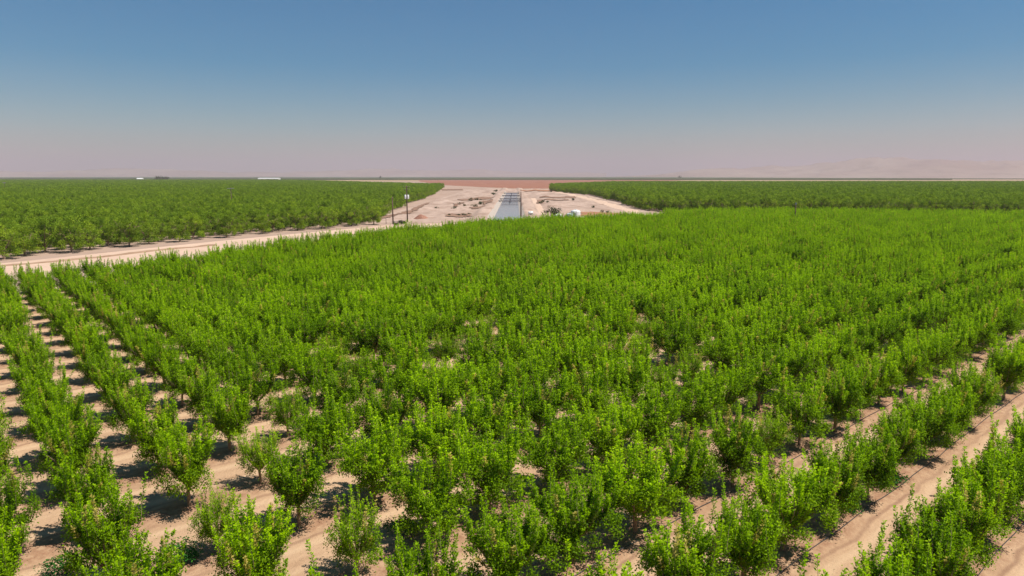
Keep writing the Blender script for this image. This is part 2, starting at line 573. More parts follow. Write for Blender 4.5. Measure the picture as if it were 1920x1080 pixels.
# far hills behind the haze
def hills(name, az0, az1, dist, top, seed, depth=3500):
    n = 420
    azs = np.linspace(R(az0), R(az1), n)
    ds = np.linspace(dist - depth, dist + depth, 44)
    co, q = [], []
    for k, a in enumerate(azs):
        t = k / (n - 1)
        for j, d in enumerate(ds):
            w = math.sin(math.pi * j / (len(ds) - 1)) ** 1.3
            x, y = d * math.sin(a), d * math.cos(a)
            nz = noise.fractal((x / 2600 + seed, y / 2600, seed), .85, 2.1, 7) + .6 * (.5 - abs(noise.noise((x / 900 + seed, y / 900, 2.0)))) 
            co.append((x, y, max(-1, top(t) * w * (.62 + .55 * nz)) - .5))
    m_ = len(ds)
    for k in range(n - 1):
        for j in range(m_ - 1):
            a = k * m_ + j
            q.append((a, a + 1, a + m_ + 1, a + m_))
    return structure(link(name, np_mesh(name, co, q, M['hill'], True)))
M['hill'] = soil_mat('hill', (0.245, 0.167, 0.125), (0.336, 0.260, 0.198), (0.183, 0.127, 0.084), .0006, .003, .5, 60)
hills('hills', 6, 47, 15000, lambda t: 430 * min(1, t * 1.7) ** 1.2, 3.1)
hills('hills', -40, 8, 20000, lambda t: 260 * (.5 + .5 * math.sin(t * 3.0)), 7.7)

# ------------------------------------------------------------------ foliage
def leaves_mesh(name, pos, axis, nrm, ln, wd, tint, mat):
    """One diamond-shaped face per leaf, folded a little, as one crown mesh."""
    axis = axis / np.linalg.norm(axis, axis=1, keepdims=True)
    side = np.cross(axis, nrm)
    side /= np.linalg.norm(side, axis=1, keepdims=True) + 1e-9
    up = np.cross(side, axis)
    l, w = ln[:, None], wd[:, None]
    v0 = pos
    v1 = pos + axis * l * .45 + side * w * .5 + up * w * .18
    v2 = pos + axis * l - up * l * .10
    v3 = pos + axis * l * .45 - side * w * .5 + up * w * .18
    co = np.stack([v0, v1, v2, v3], 1).reshape(-1, 3)
    n = len(pos)
    q = np.arange(n * 4).reshape(-1, 4)
    m = np_mesh(name, co, q, mat)
    a = m.attributes.new('tint', 'FLOAT', 'POINT')
    a.data.foreach_set('value', np.repeat(np.clip(tint, 0, 1), 4).astype(np.float32))
    return m

def rand_dirs(r, n, zb=0.0):
    v = r.normal(size=(n, 3))
    v[:, 2] += zb
    return v / np.linalg.norm(v, axis=1, keepdims=True)

def young_tree(seed, sparse=1.0, wide=1.0):
    """Vase-shaped young orchard tree: forked trunk, scaffold limbs, many upright leafy shoots."""
    r = np.random.default_rng(seed)
    wood = MB()
    hfork = r.uniform(.95, 1.2)
    lean = r.uniform(-.08, .08, 2)
    fork = np.array([lean[0], lean[1], hfork])
    wood.tube([(0, 0, -.1), (lean[0] * .4, lean[1] * .4, hfork * .5), tuple(fork)], [.105, .09, .095], 7)
    P, A, T, Ln = [], [], [], []
    def leaf(p, ax, t, l):
        P.append(p); A.append(ax); T.append(t); Ln.append(l)
    nl = r.integers(6, 9)
    shoots = []
    for k in range(nl):
        az = 2 * math.pi * (k + r.uniform(-.25, .25)) / nl
        reach, top = r.uniform(.7, 1.3) * wide, r.uniform(2.1, 3.0)
        o = np.array([math.cos(az), math.sin(az), 0])
        p1 = fork + o * reach * .5 + np.array([0, 0, (top - hfork) * .36])
        p2 = fork + o * reach + np.array([0, 0, top - hfork])
        wood.tube([tuple(fork), tuple(p1), tuple(p2)], [.05, .035, .018], 5)
        for j in range(r.integers(11, 15)):
            t = r.uniform(.2, 1.0)
            b0 = fork + (p1 - fork) * t * 2 if t < .5 else p1 + (p2 - p1) * (t - .5) * 2
            a2 = az + r.normal() * 1.1
            tilt = r.uniform(.15, .8) if t < .7 else r.uniform(.05, .7)
            L = r.uniform(.8, 1.9)
            d = np.array([math.cos(a2) * tilt, math.sin(a2) * tilt, 1.0])
            d /= np.linalg.norm(d)
            if t < .5 and r.random() < .5:
                d[2] *= .45
            shoots.append((b0, d, L))
        shoots.append((p2, np.array([o[0] * .2, o[1] * .2, 1.0]), r.uniform(1.0, 1.9)))
    for k in range(12):                                    # tall water shoots straight up through the crown
        az, rr = r.uniform(0, 2 * math.pi), r.uniform(.1, 1.6) * wide
        shoots.append((np.array([math.cos(az) * rr, math.sin(az) * rr, r.uniform(2.3, 3.2)]), np.array([r.normal() * .1, r.normal() * .1, 1.0]), r.uniform(1.2, 2.0), 1))
    for b0, d, L, *loose in shoots:
        end = b0 + d * L
        end[2] += .12 * L
        mid = b0 + d * L * .5 + r.normal(size=3) * .05
        wood.tube(([tuple(fork), tuple(b0)] if loose else [tuple(b0)]) + [tuple(mid), tuple(end)], ([.02] if loose else []) + [.014, .010, .004], 3, False)
        n = int(L * 92 * sparse)
        base = r.uniform(.1, .45)
        dry = r.random() < .08                             # a few tip-burnt shoots
        for t in r.uniform(.05, 1.0, n):
            c = b0 + (mid - b0) * 2 * t if t < .5 else mid + (end - mid) * (2 * t - 1)
            ang = r.uniform(0, 2 * math.pi)
            out = np.array([math.cos(ang), math.sin(ang), r.uniform(-.1, .9)])
            c = c + out * r.uniform(0, .13) * (1.25 - t)
            leaf(c, out + d * .4, (.95 if dry and t > .35 else min(.86, base + .38 * t + r.normal() * .16)), r.uniform(.075, .14))
    nf = int(7200 * sparse * wide)
    ncl = 54
    ca, cr, cz = r.uniform(0, 2 * math.pi, ncl), np.sqrt(r.uniform(.05, 1, ncl)), r.uniform(1.15, 3.5, ncl)
    for _ in range(nf):
        k = r.integers(ncl)
        rm = 1.55 * wide * min(1, .6 + (cz[k] - 1.2) * .6) * (1 if cz[k] < 2.8 else 1 - (cz[k] - 2.8) * .3)
        p = np.array([math.cos(ca[k]) * cr[k] * rm, math.sin(ca[k]) * cr[k] * rm, cz[k]]) + r.normal(size=3) * .18
        p[2] = max(p[2], .95 + .15 * r.random())
        leaf(p, rand_dirs(r, 1)[0], r.uniform(-.05, .42), r.uniform(.08, .145))  # inner leaves: older tone, also darkened in colour to deepen the crown's shade
    P_, A_, T_, L_ = np.array(P), np.array(A), np.array(T), np.array(Ln)
    nr = rand_dirs(r, len(P_), 2.0)
    lm = leaves_mesh('crown', P_, A_, nr, L_, L_ * r.uniform(.45, .65, len(P_)), T_, M['young_leaf'])
    return wood.mesh('trunk', M['bark']), lm

def mature_tree(seed, mat='mature_leaf', n_leaf=7200):
    """Full-grown orchard tree: short trunk, spreading limbs, lumpy crown of leaf clumps."""
    r = np.random.default_rng(seed)
    wood = MB()
    fork = np.array([r.uniform(-.1, .1), r.uniform(-.1, .1), 1.25])
    wood.tube([(0, 0, -.1), (0, 0, .6), tuple(fork)], [.24, .19, .2], 8)
    clumps = []
    for k in range(6):
        az = 2 * math.pi * (k + r.uniform(-.25, .25)) / 6
        reach, top = r.uniform(1.6, 2.5), r.uniform(3.6, 5.4)
        o = np.array([math.cos(az), math.sin(az), 0])
        p1 = fork + o * reach * .45 + np.array([0, 0, (top - 1.25) * .45])
        p2 = fork + o * reach + np.array([0, 0, top - 1.25])
        wood.tube([tuple(fork), tuple(p1), tuple(p2)], [.13, .09, .03], 5)
        for j in range(8):
            t = r.uniform(.3, 1.1)
            c = fork + (p2 - fork) * t + r.normal(size=3) * np.array([.8, .8, .7])
            wood.tube([tuple(p1 + (p2 - p1) * min(1, t)), tuple(c)], [.04, .015], 3, False)
            clumps.append((c, r.uniform(.5, .95)))
    for k in range(16):
        az, rr = r.uniform(0, 2 * math.pi), r.uniform(0, 2.2)
        clumps.append((np.array([math.cos(az) * rr, math.sin(az) * rr, r.uniform(5.2, 6.9) - rr * .35]), r.uniform(.45, .9)))
    for k in range(24):
        az = r.uniform(0, 2 * math.pi)
        rr = r.uniform(1.9, 2.9)
        clumps.append((np.array([math.cos(az) * rr, math.sin(az) * rr, r.uniform(.9, 2.4)]), r.uniform(.55, .9)))
    w = np.array([s ** 2 for _, s in clumps])
    idx = r.choice(len(clumps), n_leaf, p=w / w.sum())
    C = np.array([c for c, _ in clumps])[idx]
    S = np.array([s for _, s in clumps])[idx]
    tc = r.uniform(.1, .9, len(clumps))[idx]
    d = rand_dirs(r, n_leaf)
    rad = S * r.uniform(.1, 1.0, n_leaf) ** .6
    pos = C + d * rad[:, None] * np.array([1, 1, .85])
    pos[:, 2] = np.maximum(pos[:, 2], .45 + .35 * r.random(n_leaf))
    ln = r.uniform(.16, .30, n_leaf)
    lm = leaves_mesh('crown', pos, rand_dirs(r, n_leaf), rand_dirs(r, n_leaf, 1.5), ln, ln * .55, tc * .8 + r.uniform(-.1, .25, n_leaf), M[mat])
    return wood.mesh('trunk', M['bark']), lm

YOUNG = [young_tree(100 + k, (1.0, .55)[k > 7], (1.0, 1.0, 1.0, 1.0, 1.28, 1.28, 1.28, 1.28, 1.0, 1.0)[k]) for k in range(10)]
MATURE = [mature_tree(200 + k) for k in range(6)]

def plant_tree(name, kit, x, y, z, rz, s, label, cat, group, shape=None):
    t = empty(name, (x, y, z), rz, s)
    if shape:
        t.scale = (s * shape[0], s * shape[1], s)
    tag(t, label, cat, group)
    link('trunk', kit[0], t)
    link('crown', kit[1], t)
    return t

def scatter(name, kits, pts, label, cat, group=None):
    """One object kind 'stuff': trees of a far mass, set on points."""
    src = bpy.data.collections.new(name + '_sources')
    for k, (tm, cm) in enumerate(kits):
        j = bpy.data.meshes.new(name + '_tree')
        import bmesh
        bm = bmesh.new()
        bm.from_mesh(cm)
        nf = len(bm.faces)
        bm.from_mesh(tm)
        bm.faces.ensure_lookup_table()
        for f in bm.faces[nf:]:
            f.material_index = 1
        bm.to_mesh(j)
        bm.free()
        j.materials.append(cm.materials[0])
        j.materials.append(tm.materials[0])
        src.objects.link(bpy.data.objects.new(name + '_tree', j))
    m = bpy.data.meshes.new(name)
    m.from_pydata([(p[0], p[1], p[2]) for p in pts], [], [])
    for an, i in (('rot', 3), ('scl', 4)):
        a = m.attributes.new(an, 'FLOAT', 'POINT')
        a.data.foreach_set('value', np.array([p[i] for p in pts], np.float32))
    o = link(name, m)
    g = bpy.data.node_groups.new(name, 'GeometryNodeTree')
    g.interface.new_socket('Geometry', in_out='INPUT', socket_type='NodeSocketGeometry')
    g.interface.new_socket('Geometry', in_out='OUTPUT', socket_type='NodeSocketGeometry')
    gi, go = g.nodes.new('NodeGroupInput'), g.nodes.new('NodeGroupOutput')
    ci = g.nodes.new('GeometryNodeCollectionInfo')
    ci.inputs['Collection'].default_value = src
    ci.inputs['Separate Children'].default_value = True
    ci.inputs['Reset Children'].default_value = True
    ip = g.nodes.new('GeometryNodeInstanceOnPoints')
    ip.inputs['Pick Instance'].default_value = True
    rv = g.nodes.new('FunctionNodeRandomValue')
    rv.data_type = 'INT'
    rv.inputs[4].default_value = 0
    rv.inputs[5].default_value = len(kits) - 1
    ar = g.nodes.new('GeometryNodeInputNamedAttribute'); ar.data_type = 'FLOAT'; ar.inputs['Name'].default_value = 'rot'
    as_ = g.nodes.new('GeometryNodeInputNamedAttribute'); as_.data_type = 'FLOAT'; as_.inputs['Name'].default_value = 'scl'
    cx = g.nodes.new('ShaderNodeCombineXYZ')
    L = g.links
    L.new(gi.outputs[0], ip.inputs['Points'])
    L.new(ci.outputs[0], ip.inputs['Instance'])
    L.new(rv.outputs[2], ip.inputs['Instance Index'])
    L.new(ar.outputs[0], cx.inputs['Z'])
    L.new(cx.outputs[0], ip.inputs['Rotation'])
    L.new(as_.outputs[0], ip.inputs['Scale'])
    L.new(ip.outputs[0], go.inputs[0])
    md = o.modifiers.new('trees', 'NODES')
    md.node_group = g
    return tag(o, label, cat, group, 'stuff')

# ------------------------------------------------------------------ young orchard
rt = random.Random(11)
young = []
for j in range(-1, 32):
    for i in range(-45, 78):
        p = P0 + i * PITCH_P + rt.gauss(0, .14)
        q = Q0 + j * PITCH_Q + rt.gauss(0, .14)
        p += .35 * max(0, min(1, (3 - i) / 4))               # the rows at the west side stand a little closer together
        x, y = p * PV + q * QV
        s, rz, kit = rt.uniform(.93, 1.06), rt.gauss(0, .18) + math.pi / 2 - AZB + rt.choice((0, math.pi)), rt.randrange(4)
        if (i > 0 and j > 2) or rt.random() < .25:
            kit += 4
        if i > 2 and j > 3:
            s *= 1.08
        if rt.random() < .07:
            s, kit = rt.uniform(.68, .85), rt.choice((8, 9))
        if not in_poly(x, y, FIELD) or y < 3:
            continue
        b = to_px(x, y, 4.8 * s)
        m_ = to_px(x, y, 1.0)
        if b is None or m_ is None:
            continue
        dist = math.sqrt(x * x + y * y + CAM_H ** 2)
        wpx = 2.4 * FPX / dist
        shadow_margin = 6.5 * FPX / dist
        if not (-shadow_margin < m_[0] < 1920 + shadow_margin) or b[1] > 1080 + 90:
            continue
        inframe = (-wpx * .7 < m_[0] < 1920 + wpx * .7) and b[1] < 1070
        young.append((dist, i, j, x, y, rz, s, kit, inframe))
young.sort()
near = [t for t in young if t[8]][:300]
near_ids = {(t[1], t[2]) for t in near}
ORD = ['first', 'second', 'third', 'fourth', 'fifth', 'sixth', 'seventh', 'eighth', 'ninth', 'tenth', 'eleventh', 'twelfth',
       'thirteenth', 'fourteenth', 'fifteenth', 'sixteenth', 'seventeenth', 'eighteenth', 'nineteenth', 'twentieth']
ROWS = {0: 'in the row filling the bottom right corner', 1: 'in the row above the bare sandy strip',
        2: 'in the third row up from the bottom right corner', 3: 'in the fourth row up from the bottom right corner'}
imin = min(t[1] for t in near if t[2] > 3)
files = sorted({t[1] for t in near if to_px(t[3], t[4], 1)[0] < 520 and t[2] > 3})[:4]
FILES = dict(zip(files, ('in the leftmost row', 'in the second row from the left edge', 'in the third row from the left edge', 'in the fourth row from the left edge')))
def young_labels():
    lab = {}
    for j, nm in ROWS.items():
        row = sorted([t for t in near if t[2] == j], key=lambda t: t[1])
        for k, t in enumerate(row[:20]):
            lab[(t[1], t[2])] = 'young tree, %s from the front %s' % (ORD[k], nm)
    for i, nm in FILES.items():
        col = sorted([t for t in near if t[1] == i and (t[1], t[2]) not in lab], key=lambda t: t[2])
        for k, t in enumerate(col[:20]):
            lab[(t[1], t[2])] = 'young tree, %s from the front %s' % (ORD[k], nm)
    return lab
LAB = young_labels()
GY = 'young orchard trees planted in rows'
rest = []
for t in young:
    dist, i, j, x, y, rz, s, kit, inf = t
    if (i, j) in near_ids:
        lab = LAB.get((i, j), 'young orchard tree in the thick of the field, crown merging with its neighbours')
        plant_tree('young_orchard_tree', YOUNG[kit], x, y, .12, rz, s, lab, 'tree', GY, (.94 if i < 1 else 1.08 if i < 2 else 1.2, .96 if j < 2 else 1.0 if j < 3 else 1.12))
    else:
        rest.append((x, y, .12, rz, s))
scatter('young_orchard_rows', YOUNG[4:8], rest, 'bright green mass of young orchard trees filling the far part of the field', 'orchard')

# black drip hoses on the ground along the rows of the lower right
for j, lb in ((0, 'black drip hose along the tree row in the bottom right corner'), (1, 'black drip hose along the row above the bare sandy strip'), (2, 'black drip hose along the third tree row from the bottom right corner')):
    mb, pts = MB(), []
    q0 = Q0 + j * PITCH_Q - .62
    for k in range(120):
        p = 12 + k * 1.1
        q = q0 + .06 * math.sin(p * .23 + j) + .03 * math.sin(p * .9)
        x, y = p * PV + q * QV
        if in_poly(x, y, FIELD):
            pts.append((x, y, float(floor_z(np.array([p]), np.array([q]))[0]) + .05))
    o = mb.tube(pts, .022, 5).build('irrigation_hose', M['hose'])
    tag(o, lb, 'hose', 'drip hoses along the rows')

# ------------------------------------------------------------------ mature orchard blocks
LEFT_FRONT = [(-165, 62), (-122, 122), (-107, 151), (-94.5, 177), (-84, 199), (-71, 222), (-52, 250)]
LEFT_BLOCK = LEFT_FRONT + [(-60, 320), (-67, 414), (-68, 475), (-79, 672), (-112, 1090), (-330, 1480), (-800, 2450), (-2600, 2500), (-2600, 60)]
RIGHT_BLOCK = [(72, 345), (73, 456), (73, 653), (50, 765), (55, 1000), (230, 1500), (1300, 1500), (1300, 700), (700, 250), (300, 275), (215, 300), (150, 318), (100, 325)]
def edge_dist(x, y, line):
    best = 1e9
    for (x0, y0), (x1, y1) in zip(line, line[1:]):
        L2 = (x1 - x0) ** 2 + (y1 - y0) ** 2
        t = max(0, min(1, ((x - x0) * (x1 - x0) + (y - y0) * (y1 - y0)) / L2))
        best = min(best, math.hypot(x - x0 - t * (x1 - x0), y - y0 - t * (y1 - y0)))
    return best
SP = 6.6
def block(poly, front, seed):
    r = random.Random(seed)
    out = []
    x0, x1 = min(p[0] for p in poly), max(p[0] for p in poly)
    y0, y1 = min(p[1] for p in poly), max(p[1] for p in poly)
    ymax = y1
    n = int(math.hypot(x1 - x0, y1 - y0) / SP) + 2
    for ky in range(int(y0 / SP) - 1, int(y1 / SP) + 2):
        for kx in range(int(x0 / SP) - 1, int(x1 / SP) + 2):
            x = kx * SP + .45 * ky * SP * .0 + r.gauss(0, .3)
            y = ky * SP + r.gauss(0, .3)
            if y < 20 or not in_poly(x, y, poly) or abs(x) > .80 * y + 20:
                continue
            d = math.hypot(x, y)
            out.append((x, y, d, edge_dist(x, y, front), r.uniform(0, 6.283), r.uniform(.8, 1.2), r.randrange(6)))
    return out
LT = block(LEFT_BLOCK, LEFT_FRONT + [(-60, 320), (-67, 414), (-68, 475), (-79, 672), (-112, 1090)], 21)
RT = block(RIGHT_BLOCK, [(55, 1000), (50, 765), (73, 653), (73, 456), (72, 345), (100, 325), (150, 318), (215, 300), (300, 275)], 22)
def score(t):
    x, y, d, e = t[:4]
    pxl = to_px(x, y, 4)
    if not -15 < pxl[0] < 1935: return -1
    return (1.0 if e < 5 else .45 if e < 11 else .2) / d ** 2
allm = sorted([('L', *t) for t in LT] + [('R', *t) for t in RT], key=lambda t: -score(t[1:]))
ind, massL, massR = allm[:300], [], []
GM = 'mature trees of the orchard blocks'
frontL = sorted([t for t in ind if t[0] == 'L' and t[4] < 4.6 and t[2] < 262], key=lambda t: to_px(t[1], t[2], 0)[0])
frank = {id(t): k for k, t in enumerate(frontL)}
for t in ind:
    side, x, y, d, e, rz, s, kit = t
    if id(t) in frank and frank[id(t)] < 20:
        lab = 'mature tree, %s from the left end of the front edge along the pale road' % ORD[frank[id(t)]]
    elif side == 'L':
        lab = 'mature dark green tree in the front ranks of the block left of the canal'
    else:
        lab = 'mature dark green tree on the shaded edge of the block right of the canal'
    plant_tree('mature_orchard_tree', MATURE[kit], x, y, 0, rz, s * (1.0 if side == 'L' else 1.1), lab, 'tree', GM)
for t in allm[300:]:
    side, x, y, d, e, rz, s, kit = t
    (massL if side == 'L' else massR).append((x, y, 0, rz, s * (1.0 if side == 'L' else 1.1)))
scatter('mature_orchard', MATURE, massL, 'dark green mass of mature orchard left of the canal, reaching to the horizon', 'orchard')
scatter('mature_orchard', MATURE, massR, 'dark green mass of mature orchard right of the canal', 'orchard')
print('trees', len(near), len(rest), len(massL), len(massR), 'frontL', len(frontL))

# far orchards along the horizon: one low canopy mass each
def far_canopy(name, x0, x1, y0, y1, h, lab, seed):
    xs_ = np.linspace(x0, x1, 420)
    ys_ = np.concatenate([[y0], np.linspace(y0 + 1, y1, 30)])
    def zf(X, Y):
        z = h * (1 + .16 * vnoise(X, Y, 60, seed) + .12 * vnoise(X, Y, 900, seed + 1))
        return np.where(Y <= y0, -.05, z)
    o = link(name, grid_mesh(name, xs_, ys_, zf, M['canopy']))
    return tag(o, lab, 'orchard', kind='stuff')
m, nt, b = new_mat('canopy')
nt.links.new(ramp(nt, [(.3, (.035, .055, .018)), (.7, (.065, .085, .03))], noise_fac(nt, .01, 5)), b.inputs['Base Color'])
b.inputs['Roughness'].default_value = .9
M['canopy'] = m
far_canopy('far_orchard', -7000, 2300, 3500, 12000, 9.0, 'thin dark line of far orchards under the horizon', 5)
far_canopy('far_orchard', 2200, 3600, 4300, 6500, 5.0, 'short brownish line of growth beyond the block right of the canal', 6)

# ------------------------------------------------------------------ canal crossings
def crossing(y, w, lab, rail):
    c = canal_c(y)
    t = empty('canal_crossing', (c - .9, y, 0))
    tag(t, lab, 'footbridge', 'low crossings over the canal')
    MB().box(0, 0, 1.6, 15.5, w, .6).build('deck', M['bridge_shade_and_tyre'], t)  # shade of the deck's face is put into this dark colour
    for sx in (-1, 1):
        MB().box(sx * 7.1, 0, .66, 1.3, w + 1.6, 1.28).build('abutment', M['concrete'], t)
    MB().box(0, 0, .66, .6, w * .8, 1.3).build('pier', M['bridge_shade_and_tyre'], t)
    if rail:
        mb = MB()
        for k in range(7):
            mb.box(-7.2 + k * 2.4, -w / 2 + .1, 2.66, .1, .1, .94)
        mb.box(0, -w / 2 + .1, 3.18, 14.6, .1, .09)
        mb.build('railing', M['grey_metal'], t)
    return t
crossing(455, 1.6, 'narrow dark footbridge nearest the camera of those over the canal', True)
crossing(497, 2.2, 'second dark footbridge from the near end of the canal', True)
crossing(585, 3.0, 'third dark crossing slab up the canal, before the last bridge', False)
crossing(672, 5.0, 'broad dark bridge slab at the far end of the canal', True)

# ------------------------------------------------------------------ poles
def ground_z(x, y):
    return float(bank_z(np.array([x]), np.array([y]))[0]) if YN < y < YF and -60 < x < 74 else 0.0

def pole(x, y, h, lab, r=.17, z=None):
    z = ground_z(x, y) if z is None else z
    t = empty('utility_pole', (x, y, z))
    tag(t, lab, 'utility pole', 'wooden poles around the canal')
    MB().tube([(0, 0, -.3), (0, 0, h * .5), (0, 0, h)], [r, r * .88, r * .7], 10).build('shaft', M['wood'], t, True)
    return t
px_, py_ = at(764, 417, 0)
t = pole(px_, py_, 14.2, 'wooden utility pole with two crossarms and pale transformers beside the left orchard', .27)
for zz, wd in ((13.7, 2.6), (12.6, 2.4)):
    MB().box(0, -.2, zz, wd, .12, .16).build('crossarm', M['wood'], t)
mb = MB()
for zz, wd in ((13.78, 2.4), (12.68, 2.2)):
    for k in (-1, -.45, .45, 1):
        mb.tube([(k * wd / 2, -.2, zz), (k * wd / 2, -.2, zz + .24)], [.07, .05], 6)
mb.build('insulators', M['pale_metal'], t)
for sx in (-.55, .55):
    c = MB().lathe([(.05, 9.0), (.36, 9.03), (.38, 9.1), (.38, 10.5), (.34, 10.6), (.08, 10.66)], sx, -.25, 16).build('transformer', M['white_paint'], t, True)
    MB().tube([(sx, -.25, 10.6), (sx, -.25, 11.0)], [.06, .04], 6).build('bushing', M['grey_metal'], c)
px_, py_ = at(737, 419, 0)
t = pole(px_, py_, 10.2, 'plain wooden pole just left of the transformer pole', .27)
MB().box(0, -.2, 9.7, 1.2, .1, .12).build('crossarm', M['wood'], t)
px_, py_ = at(975, 411, 0)
t = pole(px_ + .5, py_ + 8, 11.0, 'lone wooden pole on the bank beside the canal water', .3)
MB().tube([(0, -.22, 10.4), (0, -.22, 10.8)], [.08, .06], 6).build('insulator', M['pale_metal'], t)
px_, py_ = at(724, 420, 0)
t = pole(px_, py_, 2.4, 'short wooden post left of the taller poles', .1)
MB().lathe([(.11, 2.4), (.13, 2.42), (.12, 2.48), (.02, 2.52)], 0, 0, 10).build('cap', M['grey_metal'], t)
px_, py_ = at(434, 374, 6)
t = pole(px_, py_, 12.3, 'pole with a pale crossarm rising out of the left orchard', .25, 0)
MB().box(0, -.2, 11.8, 3.6, .16, .3).build('crossarm', M['pale_metal'], t)
px_, py_ = at(9, 352, 6)
t = pole(px_, py_, 12.0, 'distant pale-topped pole in the left orchard at the edge of the photo', .25, 0)
MB().box(0, -.2, 11.3, 3.0, .2, .8).build('crossarm', M['pale_metal'], t)
px_, py_ = at(1491, 403, 4.4)
t = pole(px_, py_, 8.6, 'dark post standing above the young trees before the right orchard', .18, .1)
MB().box(0, 0, 8.3, .5, .4, .7).build('box', M['grey_metal'], t)

# ------------------------------------------------------------------ tanks by the field edge
def tank(x, y, r, h, lab, mat, dome=.5):
    z = ground_z(x, y)
    t = empty('water_tank', (x, y, z))
    tag(t, lab, 'tank', 'white tanks at the edge of the young field')
    prof = [(r * .98, -.2), (r, .15)]
    for k in range(5):
        zz = .3 + (h - .3) * k / 5
        prof += [(r, zz), (r * 1.012, zz + .05), (r, zz + .1)]
    prof += [(r, h), (r * .97, h + .05)]
    MB().lathe(prof, 0, 0, 36).build('shell', mat, t, True)
    MB().lathe([(r * .97, h + .05), (r * .8, h + dome * .4), (r * .45, h + dome * .8), (.35, h + dome)], 0, 0, 36).build('roof', mat, t, True)
    MB().lathe([(.34, h + dome), (.34, h + dome + .22), (.05, h + dome + .28)], 0, 0, 14).build('hatch', M['pale_metal'], t, True)
    mb = MB()
    for sx in (-.22, .22):
        mb.tube([(sx, -r - .12, 0), (sx, -r - .12, h + .3)], [.03, .03], 5)
    for k in range(int(h / .35)):
        mb.tube([(-.22, -r - .12, .3 + k * .35), (.22, -r - .12, .3 + k * .35)], [.02, .02], 4)
    mb.build('ladder', M['grey_metal'], t)
    return t
TY = 281
def xat(px, y): return (px - 960) / FPX * (y * math.cos(PITCH) + CAM_H * math.sin(PITCH))
tank(xat(1079, TY), TY, 2.05, 3.2, 'tall white cylindrical tank, biggest of the tanks by the field', M['white_paint'], .55)
tank(xat(1068, TY - 4), TY - 4, 1.4, 1.9, 'short pale blue tank hugging the tall white tank', M['pale_blue'], .4)
tank(xat(1047, TY), TY, 1.75, 1.3, 'low white domed tank beside the dark green bush', M['white_paint'], .8)
def trailer(x, y, lab):
    z = ground_z(x, y)
    t = empty('fertilizer_tank_trailer', (x, y, z - .25), .15, .6)
    tag(t, lab, 'trailer')
    mb = MB()
    n = 16
    prof = [(-1.75, .3), (-1.6, .75), (-1.4, .9), (1.4, .9), (1.6, .75), (1.75, .3)]
    for xx, rr in prof:
        for k in range(n):
            a = 2 * math.pi * k / n
            mb.v.append((xx, rr * math.cos(a), 2.1 + rr * math.sin(a)))
    for i in range(len(prof) - 1):
        for k in range(n):
            k2 = (k + 1) % n
            mb.f.append((i * n + k, i * n + k2, (i + 1) * n + k2, (i + 1) * n + k))
    mb.f.append(tuple(reversed(range(n)))); mb.f.append(tuple((len(prof) - 1) * n + k for k in range(n)))
    mb.build('barrel', M['white_paint'], t, True)
    MB().box(0, 0, .95, 3.4, 1.3, .2).box(2.2, 0, .9, 1.2, .16, .14).build('frame', M['grey_metal'], t)
    for sy in (-.85, .85):
        w = MB()
        for k in range(18):
            a0 = 2 * math.pi * k / 18
            w.v += [(.5 * math.cos(a0), sy - .13, .5 + .5 * math.sin(a0)), (.5 * math.cos(a0), sy + .13, .5 + .5 * math.sin(a0))]
        for k in range(18):
            a, b2 = 2 * k, 2 * ((k + 1) % 18)
            w.f.append((a, b2, b2 + 1, a + 1))
        w.f.append(tuple(2 * k for k in range(18))); w.f.append(tuple(2 * k + 1 for k in reversed(range(18))))
        w.build('wheel', M['bridge_shade_and_tyre'], t)
    MB().lathe([(.3, 3.0), (.3, 3.2), (.05, 3.24)], 0, 0, 12).build('hatch', M['pale_metal'], t)
trailer(xat(995, TY), TY, 'low whitish barrel tank on wheels beside the canal pole')

# ------------------------------------------------------------------ shrubs, weeds, mounds
def shrub_mesh(seed, mat, n=700, flat=.7, leaf=.14):
    r = np.random.default_rng(seed)
    k = 9
    C = r.normal(size=(k, 3)) * np.array([.38, .38, .16]) + np.array([0, 0, .42])
    idx = r.integers(0, k, n)
    d = rand_dirs(r, n)
    pos = C[idx] + d * (r.uniform(.1, 1, n) ** .5 * .42)[:, None] * np.array([1, 1, flat])
    pos[:, 2] = np.maximum(pos[:, 2], .02)
    ln = r.uniform(.6, 1.3, n) * leaf
    return leaves_mesh('foliage', pos, rand_dirs(r, n, .4), rand_dirs(r, n, .5), ln, ln * .5, r.uniform(0, 1, n), M[mat])
def stem_mesh(seed):
    r = np.random.default_rng(seed)
    mb = MB()
    for k in range(6):
        a = r.uniform(0, 6.28)
        mb.tube([(0, 0, -.05), (.2 * math.cos(a), .2 * math.sin(a), .3), (.42 * math.cos(a), .42 * math.sin(a), .62)], [.03, .02, .008], 4, False)
    return mb.mesh('stem', M['bark'])
STEMS = stem_mesh(5)
DRY = [shrub_mesh(300 + k, 'dry_leaf') for k in range(3)]
DARK = [shrub_mesh(310 + k, 'dark_leaf') for k in range(3)]
WEED = [shrub_mesh(320 + k, 'weed_leaf', 900, .6, .12) for k in range(3)]
def shrub(name, meshes, x, y, z, s, lab, cat, group, sz=1.0):
    t = empty(name, (x, y, z), rt.uniform(0, 6.28), s)
    t.scale = (s, s, s * sz)
    tag(t, lab, cat, group)
    link('foliage', rt.choice(meshes), t)
    link('stem', STEMS, t)
    return t
GS = 'scrub bushes on the canal banks'
